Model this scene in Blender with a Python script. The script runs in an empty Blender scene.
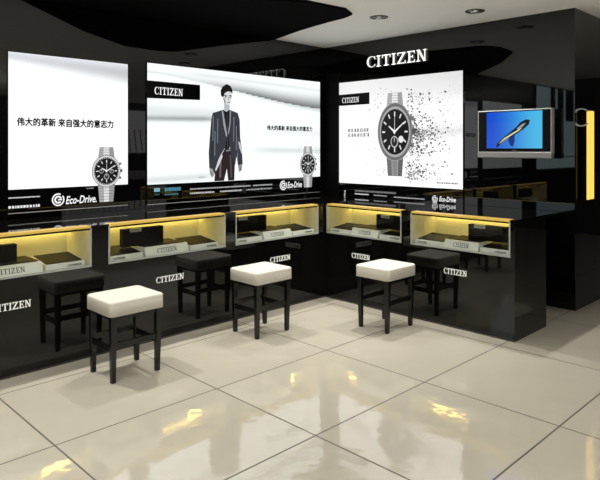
import bpy, bmesh, math, random
from mathutils import Vector, Matrix
random.seed(7)
S = bpy.context.scene
C = S.collection
PI = math.pi

# ---------------------------------------------------------------- camera
TH = math.radians(45.24)
cam_d = bpy.data.cameras.new('camera')
cam = bpy.data.objects.new('camera', cam_d)
C.objects.link(cam)
cam.location = (4.259, -4.597, 1.30)
cam.rotation_euler = (PI/2, 0, TH)
cam_d.sensor_width = 36
cam_d.lens = 598/600*36
cam_d.shift_y = -(240-148)/600
cam_d.clip_start = 0.05
S.camera = cam

# ---------------------------------------------------------------- world, exposure, big lights
w = bpy.data.worlds.new('world'); S.world = w
w.use_nodes = True
w.node_tree.nodes['Background'].inputs[0].default_value = (0.9, 0.95, 1.0, 1)
w.node_tree.nodes['Background'].inputs[1].default_value = 0.03
S.view_settings.view_transform = 'Standard'
S.view_settings.look = 'None'
S.view_settings.exposure = 0.0
S.view_settings.gamma = 1.0
S.view_settings.use_curve_mapping = False

def spot(x, y, power, ang=115, col=(1.0, 0.945, 0.85), size=0.04, z=2.31, blend=0.7):
    l = bpy.data.lights.new('downlight_beam', 'SPOT')
    l.energy = power; l.spot_size = math.radians(ang); l.spot_blend = blend
    l.shadow_soft_size = size; l.color = col
    o = bpy.data.objects.new('downlight_beam', l); C.objects.link(o)
    o.location = (x, y, z)
    return o
WALL_SPOTS = [(1.30, -0.77, 62), (0.42, -2.05, 62), (1.95, -0.42, 55), (0.42, -3.35, 66), (0.45, -0.95, 40)]
for x, y, p in WALL_SPOTS:
    spot(x, y, p*1.55, ang=100, blend=0.9, size=0.025)
ROOM_SPOTS = [(1.55, -2.35, 38), (1.75, -3.75, 42), (2.95, -1.55, 42), (3.4, -3.1, 44),
              (3.1, -5.4, 60), (5.4, -2.2, 70), (5.4, -4.6, 70), (1.4, -6.2, 60)]
for x, y, p in ROOM_SPOTS:
    spot(x, y, p*(0.45 if y > -4 and x < 4 else 1), ang=125, size=0.06)
al = bpy.data.lights.new('added_room_fill', 'AREA')  # added unseen area light for soft ambient fill
al.energy = 80; al.shape = 'RECTANGLE'; al.size = 3.0; al.size_y = 1.2; al.color = (1.0, 0.96, 0.88)
ao = bpy.data.objects.new('added_room_fill', al); C.objects.link(ao)
ao.location = (5.2, -6.6, 2.3)
for ux, uy in ((4.9, -6.3), (2.2, -6.0), (5.6, -2.6)):      # added unseen fill lights that brighten the ceiling
    ul = bpy.data.lights.new('added_ceiling_fill', 'AREA'); ul.energy = 34; ul.shape = 'DISK'; ul.size = 0.5; ul.color = (1, 0.97, 0.92)
    uo = bpy.data.objects.new('added_ceiling_fill', ul); C.objects.link(uo)
    uo.location = (ux, uy, 1.15); uo.rotation_euler = (PI, 0, 0)

# ---------------------------------------------------------------- materials
def mat(name, col, rough=0.5, metal=0.0, ior=1.5, emit=None, es=1.0, coat=0.0):
    m = bpy.data.materials.new(name); m.use_nodes = True
    b = m.node_tree.nodes['Principled BSDF']
    b.inputs['Base Color'].default_value = (*col, 1)
    b.inputs['Roughness'].default_value = rough
    b.inputs['Metallic'].default_value = metal
    b.inputs['IOR'].default_value = ior
    b.inputs['Coat Weight'].default_value = coat
    if emit:
        b.inputs['Emission Color'].default_value = (*emit, 1)
        b.inputs['Emission Strength'].default_value = es
    return m

def noisy(m, scale, amount, bump=0.0, stretch=(1, 1, 1), detail=4):
    """vary base colour by noise and optionally bump"""
    nt = m.node_tree; b = nt.nodes['Principled BSDF']
    base = tuple(b.inputs['Base Color'].default_value)
    tc = nt.nodes.new('ShaderNodeTexCoord'); mp = nt.nodes.new('ShaderNodeMapping')
    mp.inputs['Scale'].default_value = stretch
    n = nt.nodes.new('ShaderNodeTexNoise'); n.inputs['Scale'].default_value = scale
    n.inputs['Detail'].default_value = detail
    nt.links.new(tc.outputs['Object'], mp.inputs[0]); nt.links.new(mp.outputs[0], n.inputs['Vector'])
    mx = nt.nodes.new('ShaderNodeMix'); mx.data_type = 'RGBA'
    mx.inputs[6].default_value = tuple(c*(1-amount) for c in base[:3])+(1,)
    mx.inputs[7].default_value = tuple(min(1, c*(1+amount)) for c in base[:3])+(1,)
    nt.links.new(n.outputs['Fac'], mx.inputs[0]); nt.links.new(mx.outputs[2], b.inputs['Base Color'])
    if bump:
        bp = nt.nodes.new('ShaderNodeBump'); bp.inputs['Strength'].default_value = bump
        bp.inputs['Distance'].default_value = 0.01
        nt.links.new(n.outputs['Fac'], bp.inputs['Height']); nt.links.new(bp.outputs[0], b.inputs['Normal'])
    return m

M = {}
M['glass_wall'] = mat('black_back_painted_glass', (0.002, 0.002, 0.0022), 0.02, ior=1.6)
M['counter'] = noisy(mat('black_gloss_counter', (0.0035, 0.0034, 0.0032), 0.03, ior=1.5), 3, 0.25)
M['shade_strip_trim'] = mat('dark_satin_shade_and_trim', (0.05, 0.048, 0.042), 0.35)  # tone of the shade strip at the counter foot, and of downlight rings
M['black'] = mat('matt_black', (0.002, 0.002, 0.002), 0.7, ior=1.2)
M['pad'] = noisy(mat('black_watch_pad', (0.003, 0.004, 0.004), 0.6, ior=1.2), 40, 0.3)
M['ceiling'] = noisy(mat('white_ceiling_paint', (0.86, 0.855, 0.84), 0.85), 2, 0.02)
M['border_board'] = mat('border_board_black', (0.0015, 0.0015, 0.0015), 0.9, ior=1.1)  # for the added board that copies the border graphic
M['liner'] = noisy(mat('cream_niche_lining', (0.62, 0.64, 0.60), 0.5), 5, 0.05)
M['tray'] = noisy(mat('grey_white_tray', (0.78, 0.80, 0.78), 0.4), 8, 0.05)
M['edge'] = mat('polished_glass_edge', (0.42, 0.46, 0.44), 0.25)
M['steel'] = mat('brushed_steel', (0.55, 0.55, 0.54), 0.3, 1.0)
M['white'] = mat('white_letter_face', (0.9, 0.9, 0.88), 0.4, emit=(1, 1, 0.97), es=0.75)
M['white_front'] = mat('white_letter_acrylic', (0.85, 0.85, 0.82), 0.4, emit=(1, 1, 0.96), es=0.22)
M['letter_side'] = mat('grey_letter_return', (0.35, 0.35, 0.35), 0.4)
M['ink'] = mat('dark_ink', (0.02, 0.02, 0.02), 0.5)
M['leatherette'] = noisy(mat('white_leatherette', (0.76, 0.75, 0.70), 0.42), 60, 0.03, bump=0.05)
M['legwood'] = noisy(mat('black_lacquered_wood', (0.0035, 0.0032, 0.003), 0.25), 6, 0.5, stretch=(8, 8, 1))
M['led'] = mat('warm_led_strip', (0.8, 0.6, 0.2), 0.4, emit=(1.0, 0.68, 0.14), es=11.0)
M['amber'] = mat('amber_lit_acrylic', (0.2, 0.12, 0.03), 0.3, emit=(0.58, 0.38, 0.07), es=0.9)
M['amber_panel'] = mat('amber_light_box', (0.5, 0.4, 0.2), 0.4, emit=(1.0, 0.62, 0.10), es=1.1)
M['tv_silver'] = mat('silver_plastic', (0.26, 0.26, 0.27), 0.35, 0.4)
M['tv_black'] = mat('gloss_black_bezel', (0.003, 0.003, 0.004), 0.2, ior=1.2)
M['grey_wall'] = noisy(mat('grey_shop_wall', (0.20, 0.21, 0.21), 0.7), 2, 0.1)
M['dark_wall'] = mat('dark_shop_wall', (0.02, 0.02, 0.02), 0.6)

# print material: colours of the artwork come from a colour attribute, lit from behind
def print_mat(name, strength):
    m = bpy.data.materials.new(name); m.use_nodes = True
    nt = m.node_tree; b = nt.nodes['Principled BSDF']
    a = nt.nodes.new('ShaderNodeAttribute'); a.attribute_name = 'art'
    b.inputs['Base Color'].default_value = (0.002, 0.002, 0.002, 1)
    b.inputs['Roughness'].default_value = 0.12; b.inputs['IOR'].default_value = 1.18
    nt.links.new(a.outputs['Color'], b.inputs['Emission Color'])
    b.inputs['Emission Strength'].default_value = strength
    return m
M['print'] = print_mat('backlit_print', 1.12)
M['screen'] = print_mat('tv_screen_image', 1.0)

# clear display glass
g = bpy.data.materials.new('clear_glass'); g.use_nodes = True
nt = g.node_tree; nt.nodes.clear()
out = nt.nodes.new('ShaderNodeOutputMaterial'); mx = nt.nodes.new('ShaderNodeMixShader')
tr = nt.nodes.new('ShaderNodeBsdfTransparent'); gl = nt.nodes.new('ShaderNodeBsdfGlossy')
gl.inputs['Roughness'].default_value = 0.01
tr.inputs[0].default_value = (0.96, 0.98, 0.97, 1)
fr = nt.nodes.new('ShaderNodeFresnel'); fr.inputs[0].default_value = 1.45
geo = nt.nodes.new('ShaderNodeNewGeometry'); iv = nt.nodes.new('ShaderNodeMath'); iv.operation = 'SUBTRACT'; iv.inputs[0].default_value = 1
nt.links.new(geo.outputs['Backfacing'], iv.inputs[1])
ml = nt.nodes.new('ShaderNodeMath'); ml.operation = 'MULTIPLY'
nt.links.new(fr.outputs[0], ml.inputs[0]); nt.links.new(iv.outputs[0], ml.inputs[1]); nt.links.new(ml.outputs[0], mx.inputs[0]); nt.links.new(tr.outputs[0], mx.inputs[1])
nt.links.new(gl.outputs[0], mx.inputs[2]); nt.links.new(mx.outputs[0], out.inputs[0])
M['glass'] = g

# floor tiles
def floor_mat():
    m = bpy.data.materials.new('glossy_beige_tiles'); m.use_nodes = True
    nt = m.node_tree; b = nt.nodes['Principled BSDF']; L = nt.links.new
    tc = nt.nodes.new('ShaderNodeTexCoord')
    sep = nt.nodes.new('ShaderNodeSeparateXYZ'); L(tc.outputs['Object'], sep.inputs[0])
    def joint(sock, off, pitch, width):
        a = nt.nodes.new('ShaderNodeMath'); a.operation = 'SUBTRACT'; L(sock, a.inputs[0]); a.inputs[1].default_value = off
        d = nt.nodes.new('ShaderNodeMath'); d.operation = 'DIVIDE'; L(a.outputs[0], d.inputs[0]); d.inputs[1].default_value = pitch
        f = nt.nodes.new('ShaderNodeMath'); f.operation = 'FRACT'; L(d.outputs[0], f.inputs[0])
        c = nt.nodes.new('ShaderNodeMath'); c.operation = 'LESS_THAN'; L(f.outputs[0], c.inputs[0]); c.inputs[1].default_value = width/pitch
        fl = nt.nodes.new('ShaderNodeMath'); fl.operation = 'FLOOR'; L(d.outputs[0], fl.inputs[0])
        return c.outputs[0], fl.outputs[0]
    jx, fx = joint(sep.outputs[0], 1.645-7.4, 0.74, 0.008)
    jy, fy = joint(sep.outputs[1], -0.897-8.75, 0.875, 0.008)
    mxm = nt.nodes.new('ShaderNodeMath'); mxm.operation = 'MAXIMUM'; L(jx, mxm.inputs[0]); L(jy, mxm.inputs[1])
    cmb = nt.nodes.new('ShaderNodeCombineXYZ'); L(fx, cmb.inputs[0]); L(fy, cmb.inputs[1])
    wn = nt.nodes.new('ShaderNodeTexWhiteNoise'); L(cmb.outputs[0], wn.inputs['Vector'])
    n = nt.nodes.new('ShaderNodeTexNoise'); n.inputs['Scale'].default_value = 2.2; n.inputs['Detail'].default_value = 6
    L(tc.outputs['Object'], n.inputs['Vector'])
    mix1 = nt.nodes.new('ShaderNodeMix'); mix1.data_type = 'RGBA'
    mix1.inputs[6].default_value = (0.53, 0.50, 0.425, 1); mix1.inputs[7].default_value = (0.61, 0.58, 0.50, 1)
    ad = nt.nodes.new('ShaderNodeMath'); ad.operation = 'MULTIPLY_ADD'
    L(wn.outputs['Value'], ad.inputs[0]); ad.inputs[1].default_value = 0.25; L(n.outputs['Fac'], ad.inputs[2])
    L(ad.outputs[0], mix1.inputs[0])
    mix2 = nt.nodes.new('ShaderNodeMix'); mix2.data_type = 'RGBA'
    L(mxm.outputs[0], mix2.inputs[0]); L(mix1.outputs[2], mix2.inputs[6]); mix2.inputs[7].default_value = (0.045, 0.038, 0.026, 1)
    L(mix2.outputs[2], b.inputs['Base Color'])
    rr = nt.nodes.new('ShaderNodeMath'); rr.operation = 'MULTIPLY_ADD'
    L(mxm.outputs[0], rr.inputs[0]); rr.inputs[1].default_value = 0.5; rr.inputs[2].default_value = 0.055
    L(rr.outputs[0], b.inputs['Roughness'])
    b.inputs['IOR'].default_value = 2.1
    n2 = nt.nodes.new('ShaderNodeTexNoise'); n2.inputs['Scale'].default_value = 9; n2.inputs['Detail'].default_value = 2
    L(tc.outputs['Object'], n2.inputs['Vector'])
    bp = nt.nodes.new('ShaderNodeBump'); bp.inputs['Strength'].default_value = 0.12; bp.inputs['Distance'].default_value = 0.01
    L(n2.outputs['Fac'], bp.inputs['Height']); L(bp.outputs[0], b.inputs['Normal'])
    return m
M['floor'] = floor_mat()

# ---------------------------------------------------------------- mesh helpers
class MB:
    def __init__(s): s.v = []; s.f = []; s.m = []; s.c = []
    def face(s, pts, mi=0, col=(1, 1, 1)):
        b = len(s.v); s.v += [tuple(p) for p in pts]; s.f.append(tuple(range(b, b+len(pts)))); s.m.append(mi); s.c.append(col); return s
    def box(s, x0, x1, y0, y1, z0, z1, mi=0):
        P = [(x0,y0,z0),(x1,y0,z0),(x1,y1,z0),(x0,y1,z0),(x0,y0,z1),(x1,y0,z1),(x1,y1,z1),(x0,y1,z1)]
        return s.hexa(P, mi)
    def hexa(s, P, mi=0):
        b = len(s.v); s.v += P
        for q in ((0,3,2,1),(4,5,6,7),(0,1,5,4),(1,2,6,5),(2,3,7,6),(3,0,4,7)):
            s.f.append(tuple(b+i for i in q)); s.m.append(mi); s.c.append((1,1,1))
        return s
    def extr(s, poly, y0, y1, mi=0, mside=None):
        """poly in (x,z); front face at y0 (towards -y), back at y1"""
        a = sum(poly[i][0]*poly[(i+1)%len(poly)][1]-poly[(i+1)%len(poly)][0]*poly[i][1] for i in range(len(poly)))
        if a < 0: poly = poly[::-1]
        n = len(poly); b = len(s.v)
        s.v += [(x, y0, z) for x, z in poly] + [(x, y1, z) for x, z in poly]
        s.f.append(tuple(range(b, b+n))); s.m.append(mi); s.c.append((1,1,1))
        s.f.append(tuple(b+n+i for i in reversed(range(n)))); s.m.append(mi); s.c.append((1,1,1))
        for i in range(n):
            j = (i+1) % n
            s.f.append((b+i, b+n+i, b+n+j, b+j)); s.m.append(mi if mside is None else mside); s.c.append((1,1,1))
        return s
    def flat(s, poly, y, col=(0,0,0), mi=0):
        a = sum(poly[i][0]*poly[(i+1)%len(poly)][1]-poly[(i+1)%len(poly)][0]*poly[i][1] for i in range(len(poly)))
        if a < 0: poly = poly[::-1]
        return s.face([(x, y, z) for x, z in poly], mi, col)
    def cyl(s, c, r0, r1, z0, z1, n=24, mi=0):
        b = len(s.v)
        for z, r in ((z0, r0), (z1, r1)):
            for i in range(n): s.v.append((c[0]+r*math.cos(2*PI*i/n), c[1]+r*math.sin(2*PI*i/n), z))
        for i in range(n):
            j = (i+1) % n; s.f.append((b+i, b+j, b+n+j, b+n+i)); s.m.append(mi); s.c.append((1,1,1))
        s.f.append(tuple(b+i for i in reversed(range(n)))); s.m.append(mi); s.c.append((1,1,1))
        s.f.append(tuple(b+n+i for i in range(n))); s.m.append(mi); s.c.append((1,1,1))
        return s
    def build(s, name, mats, parent=None, art=False, smooth=False, bevel=0, seg=2):
        me = bpy.data.meshes.new(name); me.from_pydata(s.v, [], s.f); me.update()
        if not isinstance(mats, (list, tuple)): mats = [mats]
        for m in mats: me.materials.append(m)
        for p, mi in zip(me.polygons, s.m): p.material_index = mi; p.use_smooth = smooth
        if art:
            at = me.color_attributes.new('art', 'FLOAT_COLOR', 'CORNER')
            k = 0
            for p, c in zip(me.polygons, s.c):
                for _ in p.vertices:
                    at.data[k].color = (*c, 1); k += 1
        o = bpy.data.objects.new(name, me); C.objects.link(o)
        if parent: o.parent = parent
        if bevel:
            md = o.modifiers.new('bevel', 'BEVEL'); md.width = bevel; md.segments = seg; md.limit_method = 'ANGLE'
        return o

def lin(r, g=None, b=None):
    if g is None: g = b = r
    f = lambda c: (c/255/12.92) if c/255 <= 0.04045 else ((c/255+0.055)/1.055)**2.4
    return (f(r), f(g), f(b))

def thing(name, label, cat, loc=(0, 0, 0), rz=0, group=None):
    o = bpy.data.objects.new(name, None); C.objects.link(o); o.empty_display_size = 0.1
    o.location = loc; o.rotation_euler = (0, 0, rz); o['label'] = label; o['category'] = cat
    if group: o['group'] = group
    return o
def tag(o, label, cat, group=None):
    o['label'] = label; o['category'] = cat
    if group: o['group'] = group
    return o
def struct(o):
    o['kind'] = 'structure'; return o
def part_label(o, l): o['label'] = l; return o
def dup_tree(root, label):
    r = root.copy(); C.objects.link(r); r['label'] = label
    for ch in list(root.children):
        c = ch.copy(); C.objects.link(c); c.parent = r
        for q in list(ch.children):
            d = q.copy(); C.objects.link(d); d.parent = c
    return r

LEFT = PI/2      # things on the left wall: local x runs along +y, local -y faces the room

# --- serif capitals for the CITIZEN word mark, drawn 1 unit high (list of polygons, advance)
def arc_band(cx, cz, rx, rz, a0, a1, t0, t1, n=18):
    """crescent ring pieces; thickness t varies: t0 at the ends, t1 in the middle"""
    ps = []
    for i in range(n):
        q = []
        for k in (i, i+1):
            a = a0+(a1-a0)*k/n; t = t0+(t1-t0)*math.sin(PI*k/n)
            q.append((cx+rx*math.cos(a), cz+rz*math.sin(a), cx+(rx-t)*math.cos(a), cz+(rz-t*0.55)*math.sin(a)))
        ps.append([(q[0][0], q[0][1]), (q[1][0], q[1][1]), (q[1][2], q[1][3]), (q[0][2], q[0][3])])
    return ps
def R_(x0, z0, x1, z1): return [(x0, z0), (x1, z0), (x1, z1), (x0, z1)]
SERIF = {
 'I': ([R_(.12, 0, .28, 1), R_(0, 0, .40, .07), R_(0, .93, .40, 1)], .46),
 'T': ([R_(.30, 0, .46, 1), R_(.16, 0, .60, .09), R_(0, .90, .76, 1), R_(0, .70, .07, .93), R_(.69, .70, .76, .93)], .80),
 'Z': ([R_(.02, .90, .70, 1), R_(0, 0, .72, .10), [(.0, .07), (.20, .07), (.70, .93), (.50, .93)], R_(.02, .72, .09, .93), R_(.65, .05, .72, .28)], .79),
 'E': ([R_(.12, 0, .28, 1), R_(0, 0, .66, .09), R_(0, .91, .64, 1), R_(.28, .46, .50, .55), R_(.45, .36, .50, .65), R_(.60, 0, .66, .26), R_(.58, .75, .64, 1)], .74),
 'N': ([R_(.10, 0, .20, 1), R_(0, 0, .32, .08), R_(0, .92, .26, 1), [(.08, 1), (.27, 1), (.74, 0), (.57, 0)], R_(.64, 0, .74, 1), R_(.54, .92, .84, 1)], .90),
 'C': (arc_band(.44, .5, .44, .52, math.radians(38), math.radians(322), .06, .19) + [R_(.72, .68, .79, .98), R_(.74, .14, .80, .26)], .86),
}
def word_polys(text, x, z, h, wd=None):
    tot = sum(SERIF[c][1]+.05 for c in text); sx = (wd/tot) if wd else h
    res = []; cx = x
    for c in text:
        polys, adv = SERIF[c]
        res.append([[(cx+px*sx, z+pz*h) for px, pz in p] for p in polys]); cx += (adv+.05)*sx
    return res

# --- other writing, via the built-in font
def font_polys(text, x, z, width=None, height=None, shear=0.0, offset=0.0, bold=0):
    cu = bpy.data.curves.new('text', 'FONT'); cu.body = text; cu.size = 1; cu.shear = shear; cu.offset = offset
    cu.resolution_u = 3
    o = bpy.data.objects.new('text', cu); C.objects.link(o)
    dg = bpy.context.evaluated_depsgraph_get(); dg.update()
    me = bpy.data.meshes.new_from_object(o.evaluated_get(dg))
    vs = [v.co.copy() for v in me.vertices]; fs = [list(p.vertices) for p in me.polygons]
    bpy.data.objects.remove(o); bpy.data.curves.remove(cu); bpy.data.meshes.remove(me)
    if not vs: return []
    x0 = min(v.x for v in vs); x1 = max(v.x for v in vs); y0 = min(v.y for v in vs); y1 = max(v.y for v in vs)
    sy = height/(y1-y0) if height else width/(x1-x0)
    sx = width/(x1-x0) if width else sy
    return [[(x+(vs[i].x-x0)*sx+dx, z+(vs[i].y-y0)*sy+dz) for i in f] for dx, dz in ([(0, 0)] if not bold else [(-bold, 0), (bold, 0), (0, bold), (0, -bold)]) for f in fs]

def ell(cx, cz, rx, rz, n=32, a0=0, a1=2*PI):
    return [(cx+rx*math.cos(a0+(a1-a0)*i/n), cz+rz*math.sin(a0+(a1-a0)*i/n)) for i in range(n)]

# ================================================================= SETTING
fl = MB(); fl.face([(-1, -9.5, 0), (9, -9.5, 0), (9, 5, 0), (-1, 5, 0)])
struct(fl.build('floor', M['floor']))
ce = MB(); ce.box(-1, 9, -9.5, 5, 2.35, 2.42)
struct(ce.build('ceiling', M['ceiling']))
# added black board under the ceiling; its curved edge copies a border graphic
curve = [(0.0, -0.735), (0.25, -0.81), (0.512, -0.882), (0.74, -0.93), (0.949, -0.968), (1.12, -0.985), (1.285, -0.991), (1.45, -0.975), (1.612, -0.93), (1.75, -0.93), (1.86, -1.02), (1.80, -1.25)]
tb = MB()
curve = curve[:6]+[(1.24, -1.03), (1.32, -1.2), (1.28, -1.58)]
poly = curve + [(0.85, -2.2), (0.0, -3.1)]
n = len(poly)
tb.v += [(x, y, 2.335) for x, y in poly] + [(x, y, 2.351) for x, y in poly]
tb.f.append(tuple(range(n))); tb.m.append(0); tb.c.append((1,1,1))
for i in range(n):
    j = (i+1) % n
    tb.f.append((i, j, n+j, n+i)); tb.m.append(0); tb.c.append((1,1,1))
struct(tb.build('border_curve_board', M['border_board']))

WG = 0.014      # the wall glass lies this far behind the fronts of the light boxes
wl = MB(); wl.box(-0.15, -WG, -6.8, 0.15, 0, 2.35)
struct(wl.build('wall_left', M['glass_wall']))
wr = MB(); wr.box(-WG, 2.53, WG, 3.2, 0.30, 2.35)
wr.box(-WG, 2.42, 0.32, 3.1, 0, 0.30)
struct(wr.build('wall_right', M['glass_wall']))
cn = MB(); cn.box(0, 0.186, 0, WG-.001, 0.816, 2.06); cn.box(0, 0.002, -0.076, 0, 0.816, 2.06)
struct(cn.build('trim_2', M['black']))
wb = MB(); wb.box(-1, 9, -9.5, -9.35, 0, 2.35)
struct(wb.build('wall_back', M['dark_wall']))
wo = MB(); wo.box(8.4, 8.55, -9.35, 5, 0, 2.35)
struct(wo.build('wall_far_right', M['dark_wall']))
wf = MB(); wf.box(2.53, 8.4, 4.85, 5, 0, 2.35)
struct(wf.build('wall_far', M['dark_wall']))

# ================================================================= DISPLAY COUNTERS
DZ0, DZ1, TOP = 0.565, 0.800, 0.815
def counter(label, loc, rz, x0, x1, n0, n1, depth, back, words, ndepth=0.35):
    """one counter unit; local x along the wall, front at y=-depth"""
    t = thing('display_counter', label, 'display counter', loc, rz, 'black display counters along the walls')
    F = -depth
    b = MB()
    b.box(x0, x1, F, back, 0.0, DZ0)                      # lower front block
    b.box(x0, n0, F, back, DZ0, DZ1)                      # jambs
    b.box(n1, x1, F, back, DZ0, DZ1)
    b.box(n0, n1, F+ndepth+0.01, back, DZ0, DZ1)          # behind the niche
    b.build('carcass', M['counter'], t)
    c = MB()
    c.box(x0, n0-0.0, F, 0, DZ1, TOP)
    c.box(n1, x1, F, 0, DZ1, TOP)
    c.box(n0, n1, F+0.075, 0, DZ1, TOP)
    c.build('countertop', M['counter'], t)
    a = MB(); a.box(n0+0.002, n1+0.012, F+0.001, F+0.075, DZ1+0.002, TOP-0.001)
    part_label(a.build('light_strip_cover', M['amber'], t), 'glowing amber strip along the top front edge')
    l = MB(); l.box(n0+0.01, n1-0.01, F+0.300, F+0.325, DZ1-0.034, DZ1-0.022)
    l.build('light_strip', M['led'], t)
    i = MB(); B = F+ndepth; zf = DZ0+0.004
    i.face([(n0+.001, F+.004, zf), (n1-.001, F+.004, zf), (n1-.001, B, zf), (n0+.001, B, zf)])
    i.face([(n0+.001, B, zf), (n1-.001, B, zf), (n1-.001, B, DZ1), (n0+.001, B, DZ1)])
    i.face([(n0+.001, F+.004, zf), (n0+.001, B, zf), (n0+.001, B, DZ1), (n0+.001, F+.004, DZ1)])
    i.face([(n1-.001, F+.004, zf), (n1-.001, F+.004, DZ1), (n1-.001, B, DZ1), (n1-.001, B, zf)])
    part_label(i.build('niche_lining', M['liner'], t), 'cream lining of the lit niche')
    lp = MB(); lp.box(n0, n1, F-0.001, F+0.0045, DZ1-0.010, DZ1+0.001); lp.build('front_rail', M['counter'], t)
    p = MB(); p.box(n0, n1, F+0.0005, F+0.0045, DZ0, DZ1-0.010)
    p.build('glass_front', M['glass'], t)
    e = MB(); e.box(n0-0.004, n0+0.006, F-0.002, F, DZ0-0.004, DZ1); e.box(n1-0.006, n1+0.004, F-0.002, F, DZ0-0.004, DZ1)
    e.box(n0+0.006, n1-0.006, F-0.002, F, DZ0-0.004, DZ0+0.008)
    part_label(e.build('glass_edge', M['edge'], t), 'pale polished edge of the glass front')
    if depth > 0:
        k = MB(); k.box(x0, x1, F-0.005, F, 0, 0.010)  # dark strip standing in for dim floor reflection and shade at the foot
        k.build('shade_strip_trim', M['shade_strip_trim'], t)
    for (wx, ww) in words:
        m_ = MB()
        for letter in word_polys('CITIZEN', wx, 0.383, 0.041, ww):
            for q in letter: m_.extr(q, F-0.004, F, 0)
        part_label(m_.build('lettering', M['white_front'], t), 'small white word CITIZEN on the counter front')
    return t

FL, FR = 0.70, 0.76
counter('leftmost black display counter, cut by the photo edge, under the plain text light box', (0, 0, 0), LEFT, -3.89, -2.84, -3.83, -2.90, FL, -0.26, [(-3.48, 0.22)])
counter('black display counter on the left wall right behind the front white stool', (0, 0, 0), LEFT, -2.84, -1.803, -2.78, -1.855, FL, -0.26, [(-2.44, 0.225)])
counter('black display counter on the left wall nearest the room corner, behind the middle stool', (0, 0, 0), LEFT, -1.803, -0.76, -1.751, -0.849, FL, -0.26, [(-1.405, 0.225)])
counter('black display counter on the right wall nearest the room corner, under the dissolving watch poster', (0, 0, 0), 0, 0.70, 1.553, 0.722, 1.507, FR, -0.26, [(1.008, 0.195)])
counter('black display counter at the open right end of the row, below the television', (0, 0, 0), 0, 1.553, 2.43, 1.60, 2.395, FR, -0.26, [(1.889, 0.19)])
cb = MB(); cb.box(0, 0.70, -0.76, 0, 0, TOP)
tag(cb.build('corner_cabinet', M['counter']), 'black corner block joining the left and right counter rows', 'cabinet')

# ================================================================= THINGS IN THE NICHES
def tray(label, loc, rz, x0, x1, F, text=True, h=0.030, side='r'):
    t = thing('display_tray', label, 'display tray', loc, rz, 'low watch trays in the niches')
    z = DZ0+0.006; y0 = F+0.02; y1 = F+0.25; hb = h+0.028
    b = MB(); b.hexa([(x0,y0,z),(x1,y0,z),(x1,y1,z),(x0,y1,z),(x0,y0+.004,z+h),(x1,y0+.004,z+h),(x1,y1,z+hb),(x0,y1,z+hb)])
    b.build('tray_body', M['tray'], t)
    zz = lambda y: z+h+(hb-h)*(y-y0)/(y1-y0)
    ya, yb = y0+0.018, y1-0.010
    p = MB(); p.hexa([(x0+.010,ya,zz(ya)-.002),(x1-.010,ya,zz(ya)-.002),(x1-.010,yb,zz(yb)-.002),(x0+.010,yb,zz(yb)-.002),
                      (x0+.010,ya,zz(ya)+.004),(x1-.010,ya,zz(ya)+.004),(x1-.010,yb,zz(yb)+.004),(x0+.010,yb,zz(yb)+.004)])
    part_label(p.build('pad', M['pad'], t), 'black pad on the tray')
    if text:
        m_ = MB(); wd = 0.085; xs = x1-0.02-wd if side == 'r' else x0+0.02
        for letter in word_polys('CITIZEN', xs, z+0.008, 0.012, wd):
            for q in letter: m_.extr(q, y0-0.0015, y0+0.0005)
        m_.build('lettering', M['ink'], t)
    return t
def plate(label, loc, rz, x0, x1, F, h=0.058):
    t = thing('name_block', label, 'sign block', loc, rz, 'sign blocks in the niches')
    z = DZ0+0.006; y0 = F+0.008; y1 = F+0.27
    b = MB(); b.hexa([(x0,y0,z),(x1,y0,z),(x1,y1,z),(x0,y1,z),(x0,y0+.022,z+h),(x1,y0+.022,z+h),(x1,y1,z+h),(x0,y1,z+h)])
    b.build('block', M['tray'], t)
    p = MB(); p.box(x0+.012, x1-.012, y0+.045, y1-.01, z+h-.001, z+h+.006)
    part_label(p.build('pad', M['pad'], t), 'black pad on the block')
    m_ = MB(); wd = (x1-x0)*0.46; xs = (x0+x1)/2-wd/2
    for letter in word_polys('CITIZEN', xs, z+0.014, 0.030, wd):
        for q in letter: m_.face([(px, y0+.022*(pz-z)/h-.0008, pz) for px, pz in (q if sum(q[i][0]*q[(i+1)%len(q)][1]-q[(i+1)%len(q)][0]*q[i][1] for i in range(len(q))) > 0 else q[::-1])])
    m_.build('lettering', M['ink'], t)
    return t
def board(label, loc, rz, x0, x1, F, z1=0.752, lab='l', z0=None):
    t = thing('display_board', label, 'display board', loc, rz, 'black display boards in the niches')
    z = (DZ0+0.006) if z0 is None else z0
    y0 = F+0.115
    b = MB(); b.box(x0, x1, y0, y0+0.05, z, z1); b.build('board', M['black'], t, bevel=0.002)
    l = MB(); w_ = 0.085
    xs = x0+0.05
    l.box(xs, xs+w_, y0-0.003, y0+0.004, z1-0.022, z1+0.002)
    part_label(l.build('tag', M['edge'], t), 'small pale tag on the top edge')
    m_ = MB()
    for letter in word_polys('CITIZEN', xs+.008, z1-0.016, 0.012, w_-.016):
        for q in letter: m_.extr(q, y0-0.0040, y0-0.0028)
    m_.build('lettering', M['ink'], t)
    return t
LO = (0, 0, 0)
PZ = DZ0+0.006
# left wall, leftmost niche
board('black board standing in the leftmost niche at the photo edge', LO, LEFT, -3.62, -3.30, -FL, z1=0.735, z0=PZ+0.065)
plate('pale sign block at the photo edge in the leftmost niche', LO, LEFT, -3.55, -3.19, -FL)
tray('low tray right of the sign block in the leftmost niche', LO, LEFT, -3.17, -2.93, -FL)
# second niche
board('black board with pale tag in the niche behind the front stool', LO, LEFT, -2.62, -2.31, -FL, z0=PZ+0.062)
tray('low tray at the left end of the niche behind the front stool', LO, LEFT, -2.76, -2.525, -FL, side='l')
plate('pale sign block in the middle of the niche behind the front stool', LO, LEFT, -2.51, -2.17, -FL)
tray('low tray at the right end of the niche behind the front stool', LO, LEFT, -2.15, -1.90, -FL)
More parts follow.
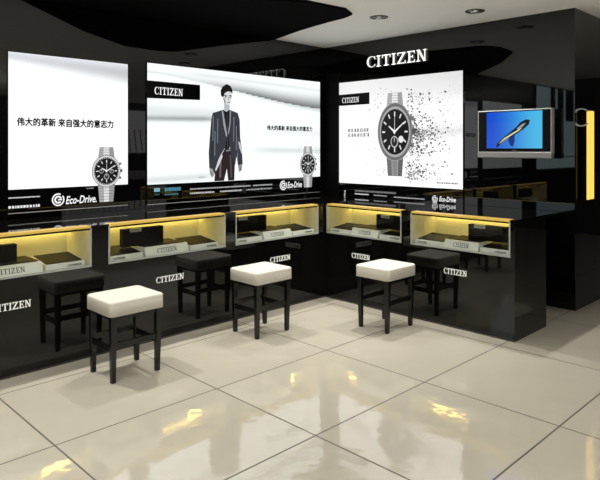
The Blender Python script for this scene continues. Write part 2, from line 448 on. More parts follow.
# third niche
board('black board with pale tag in the left wall niche nearest the corner', LO, LEFT, -1.68, -1.34, -FL, z0=PZ+0.062)
tray('long low tray left of the sign block in the left wall niche nearest the corner', LO, LEFT, -1.735, -1.47, -FL, side='l')
plate('pale sign block in the left wall niche nearest the corner', LO, LEFT, -1.455, -1.15, -FL)
tray('low tray at the right end of the niche nearest the corner on the left wall', LO, LEFT, -1.13, -0.88, -FL)
# right wall, inner niche
tray('low tray at the left end of the inner niche on the right wall', LO, 0, 0.745, 0.985, -FR, side='l')
plate('pale sign block in the inner niche on the right wall', LO, 0, 0.99, 1.27, -FR)
tray('low tray under the black board in the inner niche on the right wall', LO, 0, 1.28, 1.495, -FR)
board('black board with pale tag in the inner niche on the right wall', LO, 0, 1.175, 1.485, -FR, z1=0.748, z0=PZ+0.066)
# right wall, outer niche
tray('low tray at the left end of the outermost niche on the right', LO, 0, 1.625, 1.875, -FR, side='l')
plate('pale sign block in the outermost niche on the right', LO, 0, 1.88, 2.155, -FR)
tray('low tray at the right end of the outermost niche on the right', LO, 0, 2.165, 2.38, -FR)
board('black board with pale tag in the outermost niche on the right', LO, 0, 2.02, 2.31, -FR, z1=0.745, z0=PZ+0.066)

# ================================================================= LIGHT BOXES
BLK = (0.0006, 0.0006, 0.0007)
def art_grid(mb, u0, u1, z0, z1, y, nx, nz, fn):
    """fn(s,t) -> srgb grey/colour 0-255, s left to right, t top to bottom; artwork of the print"""
    for i in range(nx):
        for j in range(nz):
            a, b_ = u0+(u1-u0)*i/nx, u0+(u1-u0)*(i+1)/nx
            c, d = z1-(z1-z0)*(j+1)/nz, z1-(z1-z0)*j/nz
            mb.face([(a, y, c), (b_, y, c), (b_, y, d), (a, y, d)], 0, lin(*fn((i+.5)/nx, (j+.5)/nz)))
def sm(x, a, b):
    t = max(0, min(1, (x-a)/(b-a))); return t*t*(3-2*t)

def watch_print(out, cx, cz, r, y, style, ax=1.0, az=1.0):
    """flat printed watch: bracelet, case, dial, markers, sub-dial, hands"""
    mb = MB(); L = lambda k: y-0.0004*k
    bw = r*0.62
    top, bot = (1.85, 2.4)
    if style == 'big': top, bot = 1.66, 1.88; bw = r*.52
    nl = 7
    for sgn, ext in ((1, top), (-1, bot)):
        z0 = cz+sgn*r*0.9; z1 = cz+sgn*r*ext
        for k in range(nl):
            a = z0+(z1-z0)*k/nl; b_ = z0+(z1-z0)*(k+0.86)/nl
            w0 = bw*(1.12-0.22*k/nl)
            for (p, q, g_) in ((-1, -.38, 165), (-.36, .36, 215), (.38, 1, 150)):
                if style == 'big': g_ = (min(255, g_*1.05) if sgn > 0 else g_*.62)
                mb.flat([(cx+p*w0, a), (cx+q*w0, a), (cx+q*w0, b_), (cx+p*w0, b_)], L(1), lin(g_))
            mb.flat([(cx-w0, b_), (cx+w0, b_), (cx+w0, z0+(z1-z0)*(k+1)/nl), (cx-w0, z0+(z1-z0)*(k+1)/nl)], L(1.2), lin(120 if style == 'big' else 90))
    mb.flat(ell(cx, cz, r*1.19, r*1.25), L(2), lin(60 if style != 'big' else 150))
    mb.flat(ell(cx, cz, r*1.15, r*1.21), L(3), lin(205 if style != 'big' else 105))
    mb.flat(ell(cx, cz, r*1.04, r*1.08), L(4), lin(90 if style != 'big' else 165))
    if style != 'big':
        for a in range(36):
            an = 2*PI*a/36
            mb.flat(ell(cx+r*1.0*math.cos(an), cz+r*1.03*math.sin(an), r*.035, r*.035, 6), L(5), lin(215))
    mb.flat(ell(cx, cz, r*0.95, r*0.97), L(6), lin(28))
    # crown and pushers
    mb.flat([(cx+r*1.15, cz-r*.12), (cx+r*1.34, cz-r*.12), (cx+r*1.34, cz+r*.12), (cx+r*1.15, cz+r*.12)], L(2.5), lin(80))
    for s_ in (-1, 1):
        mb.flat([(cx+r*1.0, cz+s_*r*.55-r*.09), (cx+r*1.26, cz+s_*r*.55-r*.09), (cx+r*1.26, cz+s_*r*.55+r*.09), (cx+r*1.0, cz+s_*r*.55+r*.09)], L(2.4), lin(110))
    for a in range(12):
        an = PI/2-2*PI*a/12; ca, sa = math.cos(an), math.sin(an)
        r0, r1, wd = r*.66, r*.86, r*.035
        mb.flat([(cx+r0*ca-wd*sa, cz+r0*sa+wd*ca), (cx+r1*ca-wd*sa, cz+r1*sa+wd*ca), (cx+r1*ca+wd*sa, cz+r1*sa-wd*ca), (cx+r0*ca+wd*sa, cz+r0*sa-wd*ca)], L(8), lin(225))
    subs = [(-.02, -.42, .25)] if style == 'big' else [(0, -.42, .22), (-.42, 0, .17), (.42, -.02, .17)]
    for sx, sz, sr in subs:
        mb.flat(ell(cx+sx*r, cz+sz*r, sr*r, sr*r, 20), L(7), lin(190))
        mb.flat(ell(cx+sx*r, cz+sz*r, sr*r*.8, sr*r*.8, 20), L(8.5), lin(45))
        mb.flat([(cx+sx*r-r*.015, cz+sz*r), (cx+sx*r+r*.015, cz+sz*r), (cx+sx*r+r*.015, cz+(sz+.17)*r), (cx+sx*r-r*.015, cz+(sz+.17)*r)], L(9), lin(230))
    if style == 'big':
        mb.flat(ell(cx+r*.42, cz-r*.32, r*.17, r*.15, 14), L(7.5), lin(225))
    def hand(an, ln, wd, k):
        ca, sa = math.cos(an), math.sin(an)
        mb.flat([(cx-.12*ln*ca-wd*sa, cz-.12*ln*sa+wd*ca), (cx+ln*ca-wd*.4*sa, cz+ln*sa+wd*.4*ca), (cx+ln*ca+wd*.4*sa, cz+ln*sa-wd*.4*ca), (cx-.12*ln*ca+wd*sa, cz-.12*ln*sa-wd*ca)], L(k), lin(240))
    hand(math.radians(148), r*.48, r*.055, 10); hand(math.radians(32), r*.74, r*.045, 10.5); hand(PI/2, r*.8, r*.018, 11)
    mb.flat(ell(cx, cz, r*.07, r*.07, 12), L(12), lin(235))
    for f_, c_ in zip(mb.f, mb.c):
        out.flat([(cx+(mb.v[i][0]-cx)*ax, cz+(mb.v[i][2]-cz)*az) for i in f_], mb.v[f_[0]][1], c_)

def eco_logo(mb, cx, cz, r, y, col):
    for k in range(28):
        if k % 28 in (3, 4): continue
        a0, a1 = 2*PI*k/28, 2*PI*(k+1)/28
        mb.flat([(cx+r*math.cos(a0), cz+r*math.sin(a0)), (cx+r*math.cos(a1), cz+r*math.sin(a1)), (cx+r*.78*math.cos(a1), cz+r*.78*math.sin(a1)), (cx+r*.78*math.cos(a0), cz+r*.78*math.sin(a0))], y, col)
    for k in range(22):
        a0, a1 = math.radians(20)+math.radians(300)*k/22, math.radians(20)+math.radians(300)*(k+1)/22
        mb.flat([(cx+r*.62*math.cos(a0), cz+r*.62*math.sin(a0)), (cx+r*.62*math.cos(a1), cz+r*.62*math.sin(a1)), (cx+r*.34*math.cos(a1), cz+r*.34*math.sin(a1)), (cx+r*.34*math.cos(a0), cz+r*.34*math.sin(a0))], y, col)
    mb.flat([(cx-.02*r, cz-.12*r), (cx+.62*r, cz-.12*r), (cx+.62*r, cz+.1*r), (cx-.02*r, cz+.1*r)], y, col)

def tiny_line(mb, x0, x1, z, h, y, col, dash=0.02, gap=0.006):
    x = x0
    while x < x1:
        wd = dash*random.uniform(.6, 1.3)
        mb.flat([(x, z), (min(x+wd, x1), z), (min(x+wd, x1), z+h*random.uniform(.85, 1)), (x, z+h)], y, col)
        x += wd+gap*random.uniform(.6, 1.4)
def tiny_part(lb, *a):
    q = MB(); tiny_line(q, *a); return q.build('text_line', M['print'], lb, art=True)
def glyph(mb, x, z, s, y, col):
    """a small square character of strokes too small to read in the photograph"""
    for k in range(3):
        zz = z+s*(.08+.34*k)+random.uniform(-.02, .02)*s
        mb.flat([(x, zz), (x+s*.86, zz), (x+s*.86, zz+s*.14), (x, zz+s*.14)], y, col)
    for k in range(2):
        xx = x+s*random.choice((.08, .2, .36, .55))+s*.14*k
        mb.flat([(xx, z), (xx+s*.15, z), (xx+s*.15, z+s*.95), (xx, z+s*.95)], y-.0003, col)

def lightbox(label, rz, u0, u1, z0, z1, band_z, fn, nx, nz, zbl=None):
    t = thing('light_box', label, 'light box', (-0.030, 0, 0) if rz else (0, 0.030, 0), rz, 'backlit watch posters')
    b = MB(); b.box(u0, u1, -0.030, -0.0165, z0, z1)
    b.build('cabinet', M['glass_wall'], t)
    f = MB(); f.box(u0, u1, -0.031, -0.030, z0, z0+0.006)
    part_label(f.build('frame_edge', M['letter_side'], t), 'thin grey strip along the bottom edge')
    g_ = MB(); art_grid(g_, u0+.002, u1-.002, band_z, z1-.002, -0.0305, nx, nz, fn)
    g_.build('backlit_print', M['print'], t, art=True)
    return t

# ---- light box 1 : far left, headline text and a steel chronograph
def art1(s, t):
    v = 253
    e = 0.055+0.085*s
    k = (1-sm(t, e*.35, e*1.5))
    v -= 62*k*(0.8+.4*s)*(0.35+0.65*sm(t, -.02, e*.8))
    return (v*0.985 if k > .02 else v, v, min(255, v+5*k))
lb1 = lightbox('leftmost backlit poster with one line of Chinese text and a steel chronograph', LEFT, -3.153, -2.264, 0.852, 1.955, 1.017, art1, 60, 100)
tx = MB()
for q in font_polys('伟大的革新 来自强大的意志力', -3.094, 1.452, width=0.705, height=0.058, bold=0.0022): tx.flat(q, -0.0312, lin(18))
tx.build('headline', M['print'], lb1, art=True)
lg = MB(); W_ = lin(235)
eco_logo(lg, -2.812, 0.930, 0.046, -0.0312, W_)
for q in font_polys('Eco-Drive.', -2.757, 0.893, width=0.235, height=0.058, shear=0.25, offset=0.02): lg.flat(q, -0.0312, W_)
lg.build('logo', M['print'], lb1, art=True)
tiny_part(lb1, -3.150, -2.94, 0.957, 0.008, -0.0312, lin(200), .03, .002)
tiny_part(lb1, -3.150, -2.94, 0.889, 0.018, -0.0312, lin(225), .014, .006)
tiny_part(lb1, -2.60, -2.545, 0.997, 0.007, -0.0312, lin(150), .01, .003)
wt = MB(); watch_print(wt, -2.444, 1.125, 0.098, -0.0312, 'steel'); wt.build('watch_picture', M['print'], lb1, art=True)

# ---- light box 2 : man in a suit
def art2(s, t):
    v = 250.0
    c = 0.075+0.20*s**1.35+0.06*math.sin(s*3.0)*s          # dark sweep, sharp lower edge
    up = (0.03+0.17*s)
    d = (t-(c-up))/up
    if 0 < d < 1: v -= (30+110*sm(s, .2, .6))*d**1.7
    elif 1 <= d < 1.25: v -= (30+70*s)*(1.25-d)*4*.5
    if s > .12: v -= 40*math.exp(-((t-(.04+.05*s))/.018)**2)*sm(s, .1, .3)*.5
    v -= 70*math.exp(-((t-(.455-.05*s))/.022)**2)*(1-sm(s, .25, .42))
    v -= 26*math.exp(-((t-(.40+.02*s))/.06)**2)*(1-sm(s, .3, .5))
    v -= 30*math.exp(-((t-(.70+.03*s))/.03)**2)*sm(s, .45, .7)
    v -= 22*math.exp(-((t-(.26-.1*s))/.03)**2)*(1-sm(s, .1, .35))
    v -= 30*math.exp(-((t-(.965-.05*s))/.03)**2)*(1-sm(s, .25, .4))
    v -= 14*math.exp(-((t-(.5+.05*s))/.04)**2)*sm(s, .5, .8)
    v = max(60, v)
    return (v*.975, v, min(255, v*1.0))
lb2 = lightbox('wide backlit poster of a man in a dark suit on the left wall', LEFT, -2.097, -0.080, 0.842, 1.985, 1.005, art2, 150, 100)
bd = MB(); bd.flat([(-2.097, 1.700), (-1.585, 1.712), (-1.585, 1.842), (-2.097, 1.842)], -0.0312, BLK)
for letter in word_polys('CITIZEN', -2.030, 1.735, 0.060, 0.275):
    for q in letter: bd.flat(q, -0.0318, lin(250))
bd.build('name_banner', M['print'], lb2, art=True)
tx = MB()
for q in font_polys('伟大的革新 来自强大的意志力', -0.815, 1.470, width=0.615, height=0.047, bold=0.0022): tx.flat(q, -0.0312, lin(18))
tx.build('headline', M['print'], lb2, art=True)
lg = MB()
eco_logo(lg, -0.603, 0.935, 0.047, -0.0312, W_)
for q in font_polys('Eco-Drive', -0.548, 0.905, width=0.20, height=0.062, shear=0.25, offset=0.02): lg.flat(q, -0.0312, W_)
lg.build('logo', M['print'], lb2, art=True)
sp = MB()
tiny_part(lb2, -1.688, -1.02, 0.945, 0.012, -0.0312, lin(170), .016, .004)
tiny_part(lb2, -0.99, -0.75, 0.945, 0.012, -0.0312, lin(170), .016, .004)
tiny_part(lb2, -1.688, -1.43, 0.908, 0.014, -0.0312, lin(200), .012, .006)
tiny_part(lb2, -1.37, -1.12, 0.908, 0.014, -0.0312, lin(200), .012, .006)
tiny_part(lb2, -1.07, -0.75, 0.908, 0.014, -0.0312, lin(170), .012, .007)
sp.flat([(-2.034, .945), (-1.980, .945), (-1.980, .975), (-2.034, .975)], -.0312, lin(120, 165, 185))
tiny_part(lb2, -2.03, -1.985, .918, .012, -.0312, lin(60, 90, 100), .012, .004)
tiny_part(lb2, -1.935, -1.78, .945, .03, -.0312, lin(70, 125, 145), .02, .004)
tiny_part(lb2, -1.935, -1.80, .912, .012, -.0312, lin(60, 105, 120), .02, .004)
tiny_part(lb2, -1.60, -1.53, 1.045, .007, -.0312, lin(120), .01, .003)
sp.build('certificate_mark', M['print'], lb2, art=True)
# the printed man
hair = [(-1.366, 1.77), (-1.368, 1.814), (-1.344, 1.847), (-1.302, 1.872), (-1.259, 1.857), (-1.234, 1.823), (-1.237, 1.787), (-1.254, 1.804), (-1.288, 1.806), (-1.321, 1.79), (-1.338, 1.754), (-1.355, 1.753)]
face = [(-1.341, 1.785), (-1.321, 1.802), (-1.245, 1.806), (-1.24, 1.755), (-1.254, 1.714), (-1.279, 1.683), (-1.31, 1.691), (-1.338, 1.731)]
neck = [(-1.327, 1.716), (-1.265, 1.704), (-1.265, 1.65), (-1.299, 1.622), (-1.327, 1.643)]
jl = [(-1.453, 1.607), (-1.33, 1.643), (-1.31, 1.55), (-1.293, 1.416), (-1.316, 1.304), (-1.371, 1.227), (-1.426, 1.063), (-1.458, 1.112), (-1.49, 1.126), (-1.496, 1.261), (-1.48, 1.435), (-1.469, 1.545)]
jr = [(-1.274, 1.645), (-1.173, 1.618), (-1.15, 1.555), (-1.144, 1.396), (-1.124, 1.282), (-1.115, 1.156), (-1.168, 1.134), (-1.188, 1.225), (-1.202, 1.146), (-1.237, 1.226), (-1.265, 1.304), (-1.282, 1.416), (-1.265, 1.551)]
shirt = [(-1.33, 1.638), (-1.299, 1.622), (-1.268, 1.646), (-1.259, 1.552), (-1.268, 1.271), (-1.321, 1.264), (-1.31, 1.55)]
trou = [(-1.393, 1.183), (-1.321, 1.291), (-1.254, 1.291), (-1.202, 1.214), (-1.211, 1.008), (-1.282, 1.008), (-1.296, 1.114), (-1.327, 1.008), (-1.434, 1.008), (-1.426, 1.096)]
hl = [(-1.49, 1.126), (-1.453, 1.116), (-1.437, 1.067), (-1.458, 1.04), (-1.482, 1.069)]
hr = [(-1.171, 1.141), (-1.121, 1.154), (-1.127, 1.099), (-1.162, 1.079)]
tail = [(-1.36, 1.249), (-1.393, 1.194), (-1.426, 1.111), (-1.418, 1.095), (-1.377, 1.161), (-1.344, 1.227)]
lap1 = [(-1.355, 1.631), (-1.341, 1.633), (-1.316, 1.516), (-1.293, 1.412), (-1.305, 1.398), (-1.333, 1.494)]
lap2 = [(-1.265, 1.637), (-1.251, 1.633), (-1.257, 1.518), (-1.276, 1.421), (-1.285, 1.439), (-1.268, 1.529)]
slv = [(-1.168, 1.361), (-1.144, 1.35), (-1.121, 1.259), (-1.13, 1.247), (-1.156, 1.305)]
leg = [(-1.377, 1.172), (-1.355, 1.216), (-1.36, 1.038), (-1.382, 1.035)]
leg2 = [(-1.265, 1.237), (-1.248, 1.241), (-1.237, 1.034), (-1.254, 1.035)]
mn = MB(); Y = -0.0312
for k, (p, c) in enumerate([(trou, lin(42, 34, 36)), (leg, lin(100, 92, 95)), (leg2, lin(80, 72, 76)), (shirt, lin(24, 25, 29)), (neck, lin(178, 180, 183)),
                            (jl, lin(54, 58, 64)), (jr, lin(50, 53, 60)), (tail, lin(205)), (lap1, lin(150, 155, 162)), (lap2, lin(140, 145, 152)), (slv, lin(190)),
                            (hl, lin(150)), (hr, lin(140)), (face, lin(208, 210, 212)), (hair, lin(26))]):
    mn.flat(p, Y-0.0003*k, c)
Yt = Y-0.0003*17
def stroke(x0, z0, x1, z1, wd, c):
    dx, dz = x1-x0, z1-z0; l = math.hypot(dx, dz) or 1; nx, nz = -dz/l*wd/2, dx/l*wd/2
    mn.flat([(x0+nx, z0+nz), (x1+nx, z1+nz), (x1-nx, z1-nz), (x0-nx, z0-nz)], Yt, c)
for s_ in [(-1.33, 1.765, -1.30, 1.765), (-1.275, 1.768, -1.248, 1.768)]: stroke(*s_, .011, lin(40))      # brows and eyes
for s_ in [(-1.322, 1.752, -1.306, 1.752), (-1.272, 1.754, -1.256, 1.754)]: stroke(*s_, .008, lin(70))
stroke(-1.285, 1.757, -1.281, 1.727, .008, lin(140)); stroke(-1.295, 1.708, -1.268, 1.710, .008, lin(90))
stroke(-1.335, 1.745, -1.318, 1.70, .014, lin(120))
for x, z in ((-1.45, 1.58), (-1.43, 1.45), (-1.40, 1.56), (-1.22, 1.58), (-1.19, 1.50), (-1.175, 1.40)):
    stroke(x, z, x-.004, z-.22, .009, lin(112, 118, 128))
stroke(-1.462, 1.50, -1.462, 1.20, .008, lin(28)); stroke(-1.172, 1.54, -1.180, 1.25, .008, lin(25))
stroke(-1.296, 1.60, -1.292, 1.30, .006, lin(70)); stroke(-1.31, 1.275, -1.26, 1.28, .014, lin(120))
stroke(-1.48, 1.10, -1.46, 1.06, .006, lin(60)); stroke(-1.15, 1.13, -1.14, 1.09, .006, lin(50))
part_label(mn.build('man_picture', M['print'], lb2, art=True), 'printed picture of a man with short dark hair in an open dark suit')
wt = MB(); watch_print(wt, -0.262, 1.135, 0.098, -0.0312, 'steel')
for k in range(40):
    a = PI*k/39; rr = .165+.018*(k % 2)
    x, z = -0.262+rr*math.cos(a)*.95, 1.155+rr*math.sin(a)*1.2
    wt.flat([(x, z), (x+.007, z), (x+.007, z+.007), (x, z+.007)], -.0312, lin(120))
wt.build('watch_picture', M['print'], lb2, art=True)

# ---- light box 3 : dissolving watch, right wall
def art3(s, t):
    v = 252-34*(1-sm(t, 0, .42))*(0.5+.5*s)-8*(1-sm(s, 0, .15))
    v -= 34*math.exp(-((t-.51)/.05)**2)*sm(s, .62, .68)*(1-.3*s)
    return (v, v, v*1.0)
lb3 = lightbox('backlit poster of a big dark watch crumbling into specks on the right wall', 0, 0.191, 1.606, 0.800, 1.967, 0.945, art3, 110, 90)
bd = MB(); bd.flat([(0.193, 1.730), (0.588, 1.730), (0.588, 1.845), (0.193, 1.843)], -0.0312, BLK)
for letter in word_polys('CITIZEN', 0.235, 1.757, 0.052, 0.225):
    for q in letter: bd.flat(q, -0.0318, lin(240))
bd.build('name_banner', M['print'], lb3, art=True)
for row in range(2):
    tx = MB()
    for k in range(7): glyph(tx, .312+k*.040, 1.460-.048*row, .035, -.0312, lin(25))
    tx.build('headline', M['print'], lb3, art=True)
lg = MB()
eco_logo(lg, 1.328, .848, .030, -.0312, lin(215)); lg.flat([(1.305, .800+.012), (1.35, .812), (1.35, .822), (1.305, .822)], -.0312, lin(180))
for q in font_polys('Eco-Drive', 1.372, .828, width=.165, height=.045, shear=.25, offset=.02): lg.flat(q, -.0312, lin(235))
lg.build('logo', M['print'], lb3, art=True)
sp = MB()
tiny_part(lb3, .404, .904, .866, .018, -.0312, lin(120), .012, .004)
tiny_part(lb3, .404, .58, .838, .012, -.0312, lin(205), .014, .003)
tiny_part(lb3, .64, .80, .838, .009, -.0312, lin(170), .014, .003)
tiny_part(lb3, .88, 1.22, .833, .010, -.0312, lin(170), .014, .003)
tiny_part(lb3, 1.35, 1.558, .985, .014, -.0312, lin(110), .014, .006)
for k in range(2): glyph(sp, .26, .818+.03*k, .024, -.0312, lin(205))
sp.build('stacked_characters', M['print'], lb3, art=True)
pt = MB()
def speck(x, z, s_, c):
    pts = []
    for k in range(5):
        a = 2*PI*k/5+random.uniform(-.4, .4); r_ = s_*random.uniform(.5, 1.1)
        pts.append((min(1.6, max(.195, x+r_*math.cos(a)*1.3)), z+r_*math.sin(a)))
    pt.flat(pts, -0.0308-.00002*random.random(), lin(c))
for k in range(2600):
    d = random.expovariate(2.6); u = 1.0+abs(random.gauss(0, .05))+d*.62
    if u > 1.59: continue
    fan = random.choice((1.77, 1.60, 1.50, 1.46, 1.43, 1.41, 1.34, 1.28, 1.14, 1.06))
    z = fan+random.gauss(0, .035)+.02*math.sin(u*9)
    if not .97 < z < 1.9: continue
    sz = max(.002, random.expovariate(1/.0042)*(1.25-.9*(u-1.06)/.5))
    speck(u, z, min(sz, .012), random.choice((40, 60, 90, 120, 150, 170)))
for k in range(130):
    a = random.uniform(.55*PI, 1.45*PI); r_ = .25+random.expovariate(14)
    x, z = .892+r_*.95*math.cos(a), 1.457+r_*1.5*math.sin(a)
    if abs(z-1.457) < .16 or not .97 < z < 1.9: continue
    speck(x, z, random.uniform(.002, .008), random.choice((90, 120, 150, 180, 200)))
pt.build('speck_print', M['print'], lb3, art=True)
wt = MB(); watch_print(wt, 0.892, 1.452, 0.198, -0.0312, 'big', .86, 1.12); wt.build('watch_picture', M['print'], lb3, art=True)
# keep the lower bracelet inside the lit area
# ---- a further light box on the left wall, seen only as a reflection
def art4(s, t):
    v = 250-20*t; return (v*.97, v, v)
lb4 = lightbox('pale backlit panel further along the left wall, seen mirrored behind the television', LEFT, -4.55, -3.30, 0.85, 1.985, 1.0, art4, 4, 4)
pn = MB()
def art5(s, t): return (205, 228, 235)
art_grid(pn, -6.75, -5.05, 0.95, 2.33, -.02, 4, 6, art5)
for x0, x1, z0 in ((-5.80, -5.60, 1.85), (-6.16, -5.90, 1.80), (-6.62, -6.25, 1.78)):
    pn.flat([(x0, z0), (x1, z0), (x1, 2.33), (x0, 2.33)], -.021, BLK)
pn.flat([(-6.75, 1.14), (-5.05, 1.14), (-5.05, 1.155), (-6.75, 1.155)], -.021, BLK)
pn.box(-6.75, -5.05, -.019, -.001, .95, 2.33)
o = pn.build('light_box', M['print'], None, art=False)
at = o.data.color_attributes.new('art', 'FLOAT_COLOR', 'CORNER'); k = 0
for p_, c_ in zip(o.data.polygons, pn.c):
    c2 = c_ if c_ != (1, 1, 1) else (0, 0, 0)
    for _ in p_.vertices: at.data[k].color = (*c2, 1); k += 1
o.rotation_euler = (0, 0, LEFT)
tag(o, 'blue grey striped panel mirrored at the right of the television', 'light box')

op = thing('shop_front', 'grey lit shop front panels across the aisle, mirrored between the two left posters', 'shop front', (8.38, 2.05, 0), -PI/2)
for z0_, z1_, g_ in ((1.16, 2.20, 205), (0.55, 0.80, 110)):
    b = MB(); b.box(-1.3, 1.3, -.04, 0, z0_, z1_); b.build('panel_case', M['grey_wall'], op)
    b = MB(); b.flat([(-1.27, z0_+.03), (1.27, z0_+.03), (1.27, z1_-.03), (-1.27, z1_-.03)], -.041, lin(g_, g_, g_))
    for k in range(16):
        x_ = -1.1+.15*k
        b.flat([(x_, z0_+.05), (x_+.03, z0_+.05), (x_+.09, z0_+.05+(z1_-z0_)*.5), (x_+.06, z0_+.05+(z1_-z0_)*.5)], -.042, lin(95, 60, 40))
    b.build('panel_face', M['print'], op, art=True)

# ================================================================= HEADER SIGN
sg = thing('wall_sign', 'large raised white CITIZEN letters high on the right wall', 'sign', (0, 0, 0), 0)
for i, letter in enumerate(word_polys('CITIZEN', 0.565, 2.085, 0.105, 0.70)):
    m_ = MB()
    for q in letter: m_.extr(q, -0.014, 0.008, 0, 1)
    m_.box(min(p[0] for q in letter for p in q)+.02, min(p[0] for q in letter for p in q)+.03, .006, WG, 2.12, 2.14, 1)
    m_.build('letter', [M['white'], M['letter_side']], sg)

# ================================================================= TELEVISION
tv = thing('television', 'silver framed flat television with a blue picture on the right wall', 'television', (0, 0, 0), 0)
X0, X1, Z0, Z1 = 1.797, 2.405, 1.218, 1.602
b = MB(); b.box(X0, X1, -0.10, -0.045, Z0+.035, Z1); b.build('back_shell', M['letter_side'], tv, bevel=0.006)
b = MB(); b.box(X0+.01, X1-.01, -0.104, -0.099, Z0+.055, Z1-.008); b.build('bezel', M['tv_black'], tv, bevel=.002)
b = MB(); b.box(X0, X1, -0.106, -0.05, Z0, Z0+.050)
part_label(b.build('speaker_bar', M['tv_silver'], tv, bevel=.008, seg=3), 'silver bar under the screen')
sc = MB()
SX0, SX1, SZ0, SZ1 = 1.880, 2.335, 1.297, 1.586
def tvart(s, t):
    k = sm(s+.25*(1-t)*0.2, 0, 1)
    return (28+45*k-18*(1-k)*(t < .3)+10*t, 70+115*k+18*t*(1-k), 205+25*k)
for i in range(40):
    for j in range(24):
        a, b_ = SX0+(SX1-SX0)*i/40, SX0+(SX1-SX0)*(i+1)/40
        c, d = SZ1-(SZ1-SZ0)*(j+1)/24, SZ1-(SZ1-SZ0)*j/24
        sc.face([(a, -.1045, c), (b_, -.1045, c), (b_, -.1045, d), (a, -.1045, d)], 0, lin(*tvart((i+.5)/40, (j+.5)/24)))
def spt(pts, y, c): sc.flat([(SX0+(SX1-SX0)*s_, SZ1-(SZ1-SZ0)*t_) for s_, t_ in pts], y, lin(*c))
spt([(.18, .98), (.20, .86), (.30, .72), (.42, .58), (.55, .42), (.62, .30), (.72, .22), (.79, .24), (.77, .36), (.68, .48), (.54, .62), (.40, .74), (.28, .84), (.22, .96)], -.1048, (30, 34, 40))
spt([(.44, .66), (.52, .60), (.52, .80), (.49, .96), (.44, .92), (.40, .78)], -.1048, (30, 50, 130))
spt([(.22, .88), (.33, .72), (.46, .60), (.60, .48), (.66, .44), (.60, .52), (.46, .65), (.33, .78)], -.1052, (215, 215, 170))
spt([(.56, .46), (.66, .34), (.72, .32), (.66, .42), (.58, .50)], -.1052, (150, 160, 170))
spt([(.26, .84), (.40, .70), (.42, .72), (.28, .86)], -.1055, (120, 120, 70))
part_label(sc.build('screen', M['screen'], tv, art=True), 'blue lit picture with a dark slanted streamlined shape')
lg = MB()
for q in font_polys('LG', 2.098, 1.270, width=.028, height=.014, offset=.02): lg.extr(q, -.1062, -.1038)
lg.build('logo', M['tv_silver'], tv)
b = MB(); b.box(2.0, 2.23, -.045, WG, 1.30, 1.52); b.build('wall_bracket', M['black'], tv)

# ================================================================= RIGHT END OF THE WALL
yp = thing('wall_light_panel', 'tall narrow amber lit panel on the end of the black wall', 'light panel', (2.53, 0.226, 0), PI/2)
b = MB(); b.box(-.078, .078, -.035, 0, .900, 1.592); b.build('housing', M['black'], yp)
b = MB(); b.box(-.073, .073, -.038, -.034, .906, 1.585); part_label(b.build('lit_face', M['amber_panel'], yp), 'amber lit face')
# round chrome C
cc = MB()
for q in arc_band(0, 0, .070, .068, math.radians(40), math.radians(320), .010, .020, 26): cc.extr(q, -.012, 0)
o = cc.build('letter_sign', M['steel']); o.location = (2.57, .034, 1.528)
tag(o, 'chrome letter C beside the amber panel on the end of the black wall', 'sign')

# ================================================================= CEILING FIXTURES
def downlight(x, y, label, zc=2.35):
    t = thing('ceiling_downlight', label, 'ceiling light', (x, y, zc), 0, 'recessed ceiling downlights')
    b = MB(); n_ = 28
    for i in range(n_):
        a0, a1 = 2*PI*i/n_, 2*PI*(i+1)/n_
        P = lambda a, r, z: (r*math.cos(a), r*math.sin(a), z)
        b.face([P(a0, .075, -.001), P(a0, .072, -.006), P(a1, .072, -.006), P(a1, .075, -.001)])
        b.face([P(a0, .072, -.006), P(a0, .052, -.006), P(a1, .052, -.006), P(a1, .072, -.006)])
        b.face([P(a0, .052, -.006), P(a0, .050, -.001), P(a1, .050, -.001), P(a1, .052, -.006)])
    b.build('trim_ring', M['shade_strip_trim'], t)
    b = MB(); b.cyl((0, 0), .030, .036, -.016, -.001, 20); b.build('lamp', M['steel'], t)
    b = MB(); b.box(-.052, .052, -.004, .004, -.008, -.002); b.box(-.004, .004, -.052, .052, -.008, -.002); b.build('gimbal', M['black'], t)
    return t
downlight(1.30, -0.77, 'round recessed downlight in the white ceiling above the big poster', 2.35)
for x, y, l in ((1.95, -.42, 'round recessed downlight in the ceiling in front of the television'),
                (3.4, -3.1, 'round recessed downlight mirrored in the right wall, nearest the middle of the room'),
                (3.1, -5.4, 'round recessed downlight mirrored in the right wall, farthest back on the left'),
                (5.4, -2.2, 'round recessed downlight off to the right of the room'),
                (5.4, -4.6, 'round recessed downlight above and behind the viewer at the right')):
    downlight(x, y, l)
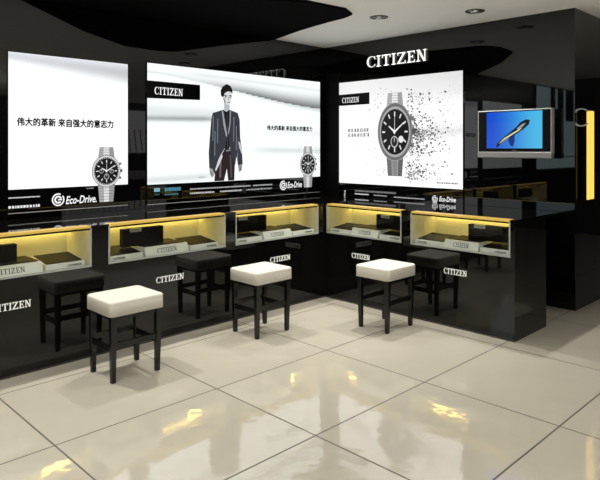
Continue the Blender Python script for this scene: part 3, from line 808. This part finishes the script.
# ================================================================= STOOLS
def stool(label, loc, rz):
    t = thing('stool', label, 'stool', loc, rz, 'white topped black stools')
    SX, SY = .151, .170
    bm = bmesh.new()
    N = 10
    # seat cushion: rounded box with a slight crown
    def pt(u, v):
        return SX*u, SY*v
    me = bpy.data.meshes.new('seat')
    bmesh.ops.create_cube(bm, size=1)
    for v in bm.verts:
        v.co.x *= 2*SX; v.co.y *= 2*SY; v.co.z = v.co.z*.082+.412
    bmesh.ops.bevel(bm, geom=[e for e in bm.edges if abs((e.verts[0].co-e.verts[1].co).z) > .01], offset=.026, segments=5, profile=.5, affect='EDGES')
    bmesh.ops.bevel(bm, geom=[e for e in bm.edges if e.verts[0].co.z > .44 and e.verts[1].co.z > .44], offset=.012, segments=4, profile=.5, affect='EDGES')
    bm.to_mesh(me); bm.free()
    for p in me.polygons: p.use_smooth = True
    me.materials.append(M['leatherette'])
    s = bpy.data.objects.new('seat', me); C.objects.link(s); s.parent = t
    md = s.modifiers.new('weighted', 'WEIGHTED_NORMAL')
    part_label(s, 'white leatherette seat pad')
    a = MB(); x, y = SX-.018, SY-.018
    a.box(-x, x, -y, -y+.018, .35, .374); a.box(-x, x, y-.018, y, .35, .374)
    a.box(-x, -x+.018, -y+.018, y-.018, .35, .374); a.box(x-.018, x, -y+.018, y-.018, .35, .374)
    a.build('seat_frame', M['legwood'], t)
    for sx in (-1, 1):
        for sy in (-1, 1):
            m_ = MB()
            ox, oy = sx*(SX-.010), sy*(SY-.010)       # outer top corner
            bx, by = sx*(SX-.020), sy*(SY-.018)
            tw, bw = .036, .026
            def ring(cx, cy, w_, z):
                xs = sorted((cx, cx-sx*w_)); ys = sorted((cy, cy-sy*w_))
                return [(xs[0], ys[0], z), (xs[1], ys[0], z), (xs[1], ys[1], z), (xs[0], ys[1], z)]
            m_.hexa(ring(bx, by, bw, 0)+ring(ox, oy, tw, .373))
            m_.build('leg', M['legwood'], t, bevel=.003)
    for sy in (-1, 1):
        m_ = MB(); yy = sy*(SY-.032); m_.box(-SX+.035, SX-.035, yy-.009, yy+.009, .165, .197); m_.build('stretcher', M['legwood'], t, bevel=.002)
    for sx in (-1, 1):
        m_ = MB(); xx = sx*(SX-.030); m_.box(xx-.009, xx+.009, -SY+.035, SY-.035, .190, .222); m_.build('stretcher', M['legwood'], t, bevel=.002)
    return t
s1 = stool('front left white seated black stool, nearest the camera', (1.066, -2.865, 0), 0)
s2 = dup_tree(s1, 'middle white seated black stool, before the left counter near the corner'); s2.location = (1.045, -1.80, 0)
s3 = dup_tree(s1, 'white seated black stool standing alone before the right wall counter'); s3.location = (1.597, -1.075, 0)
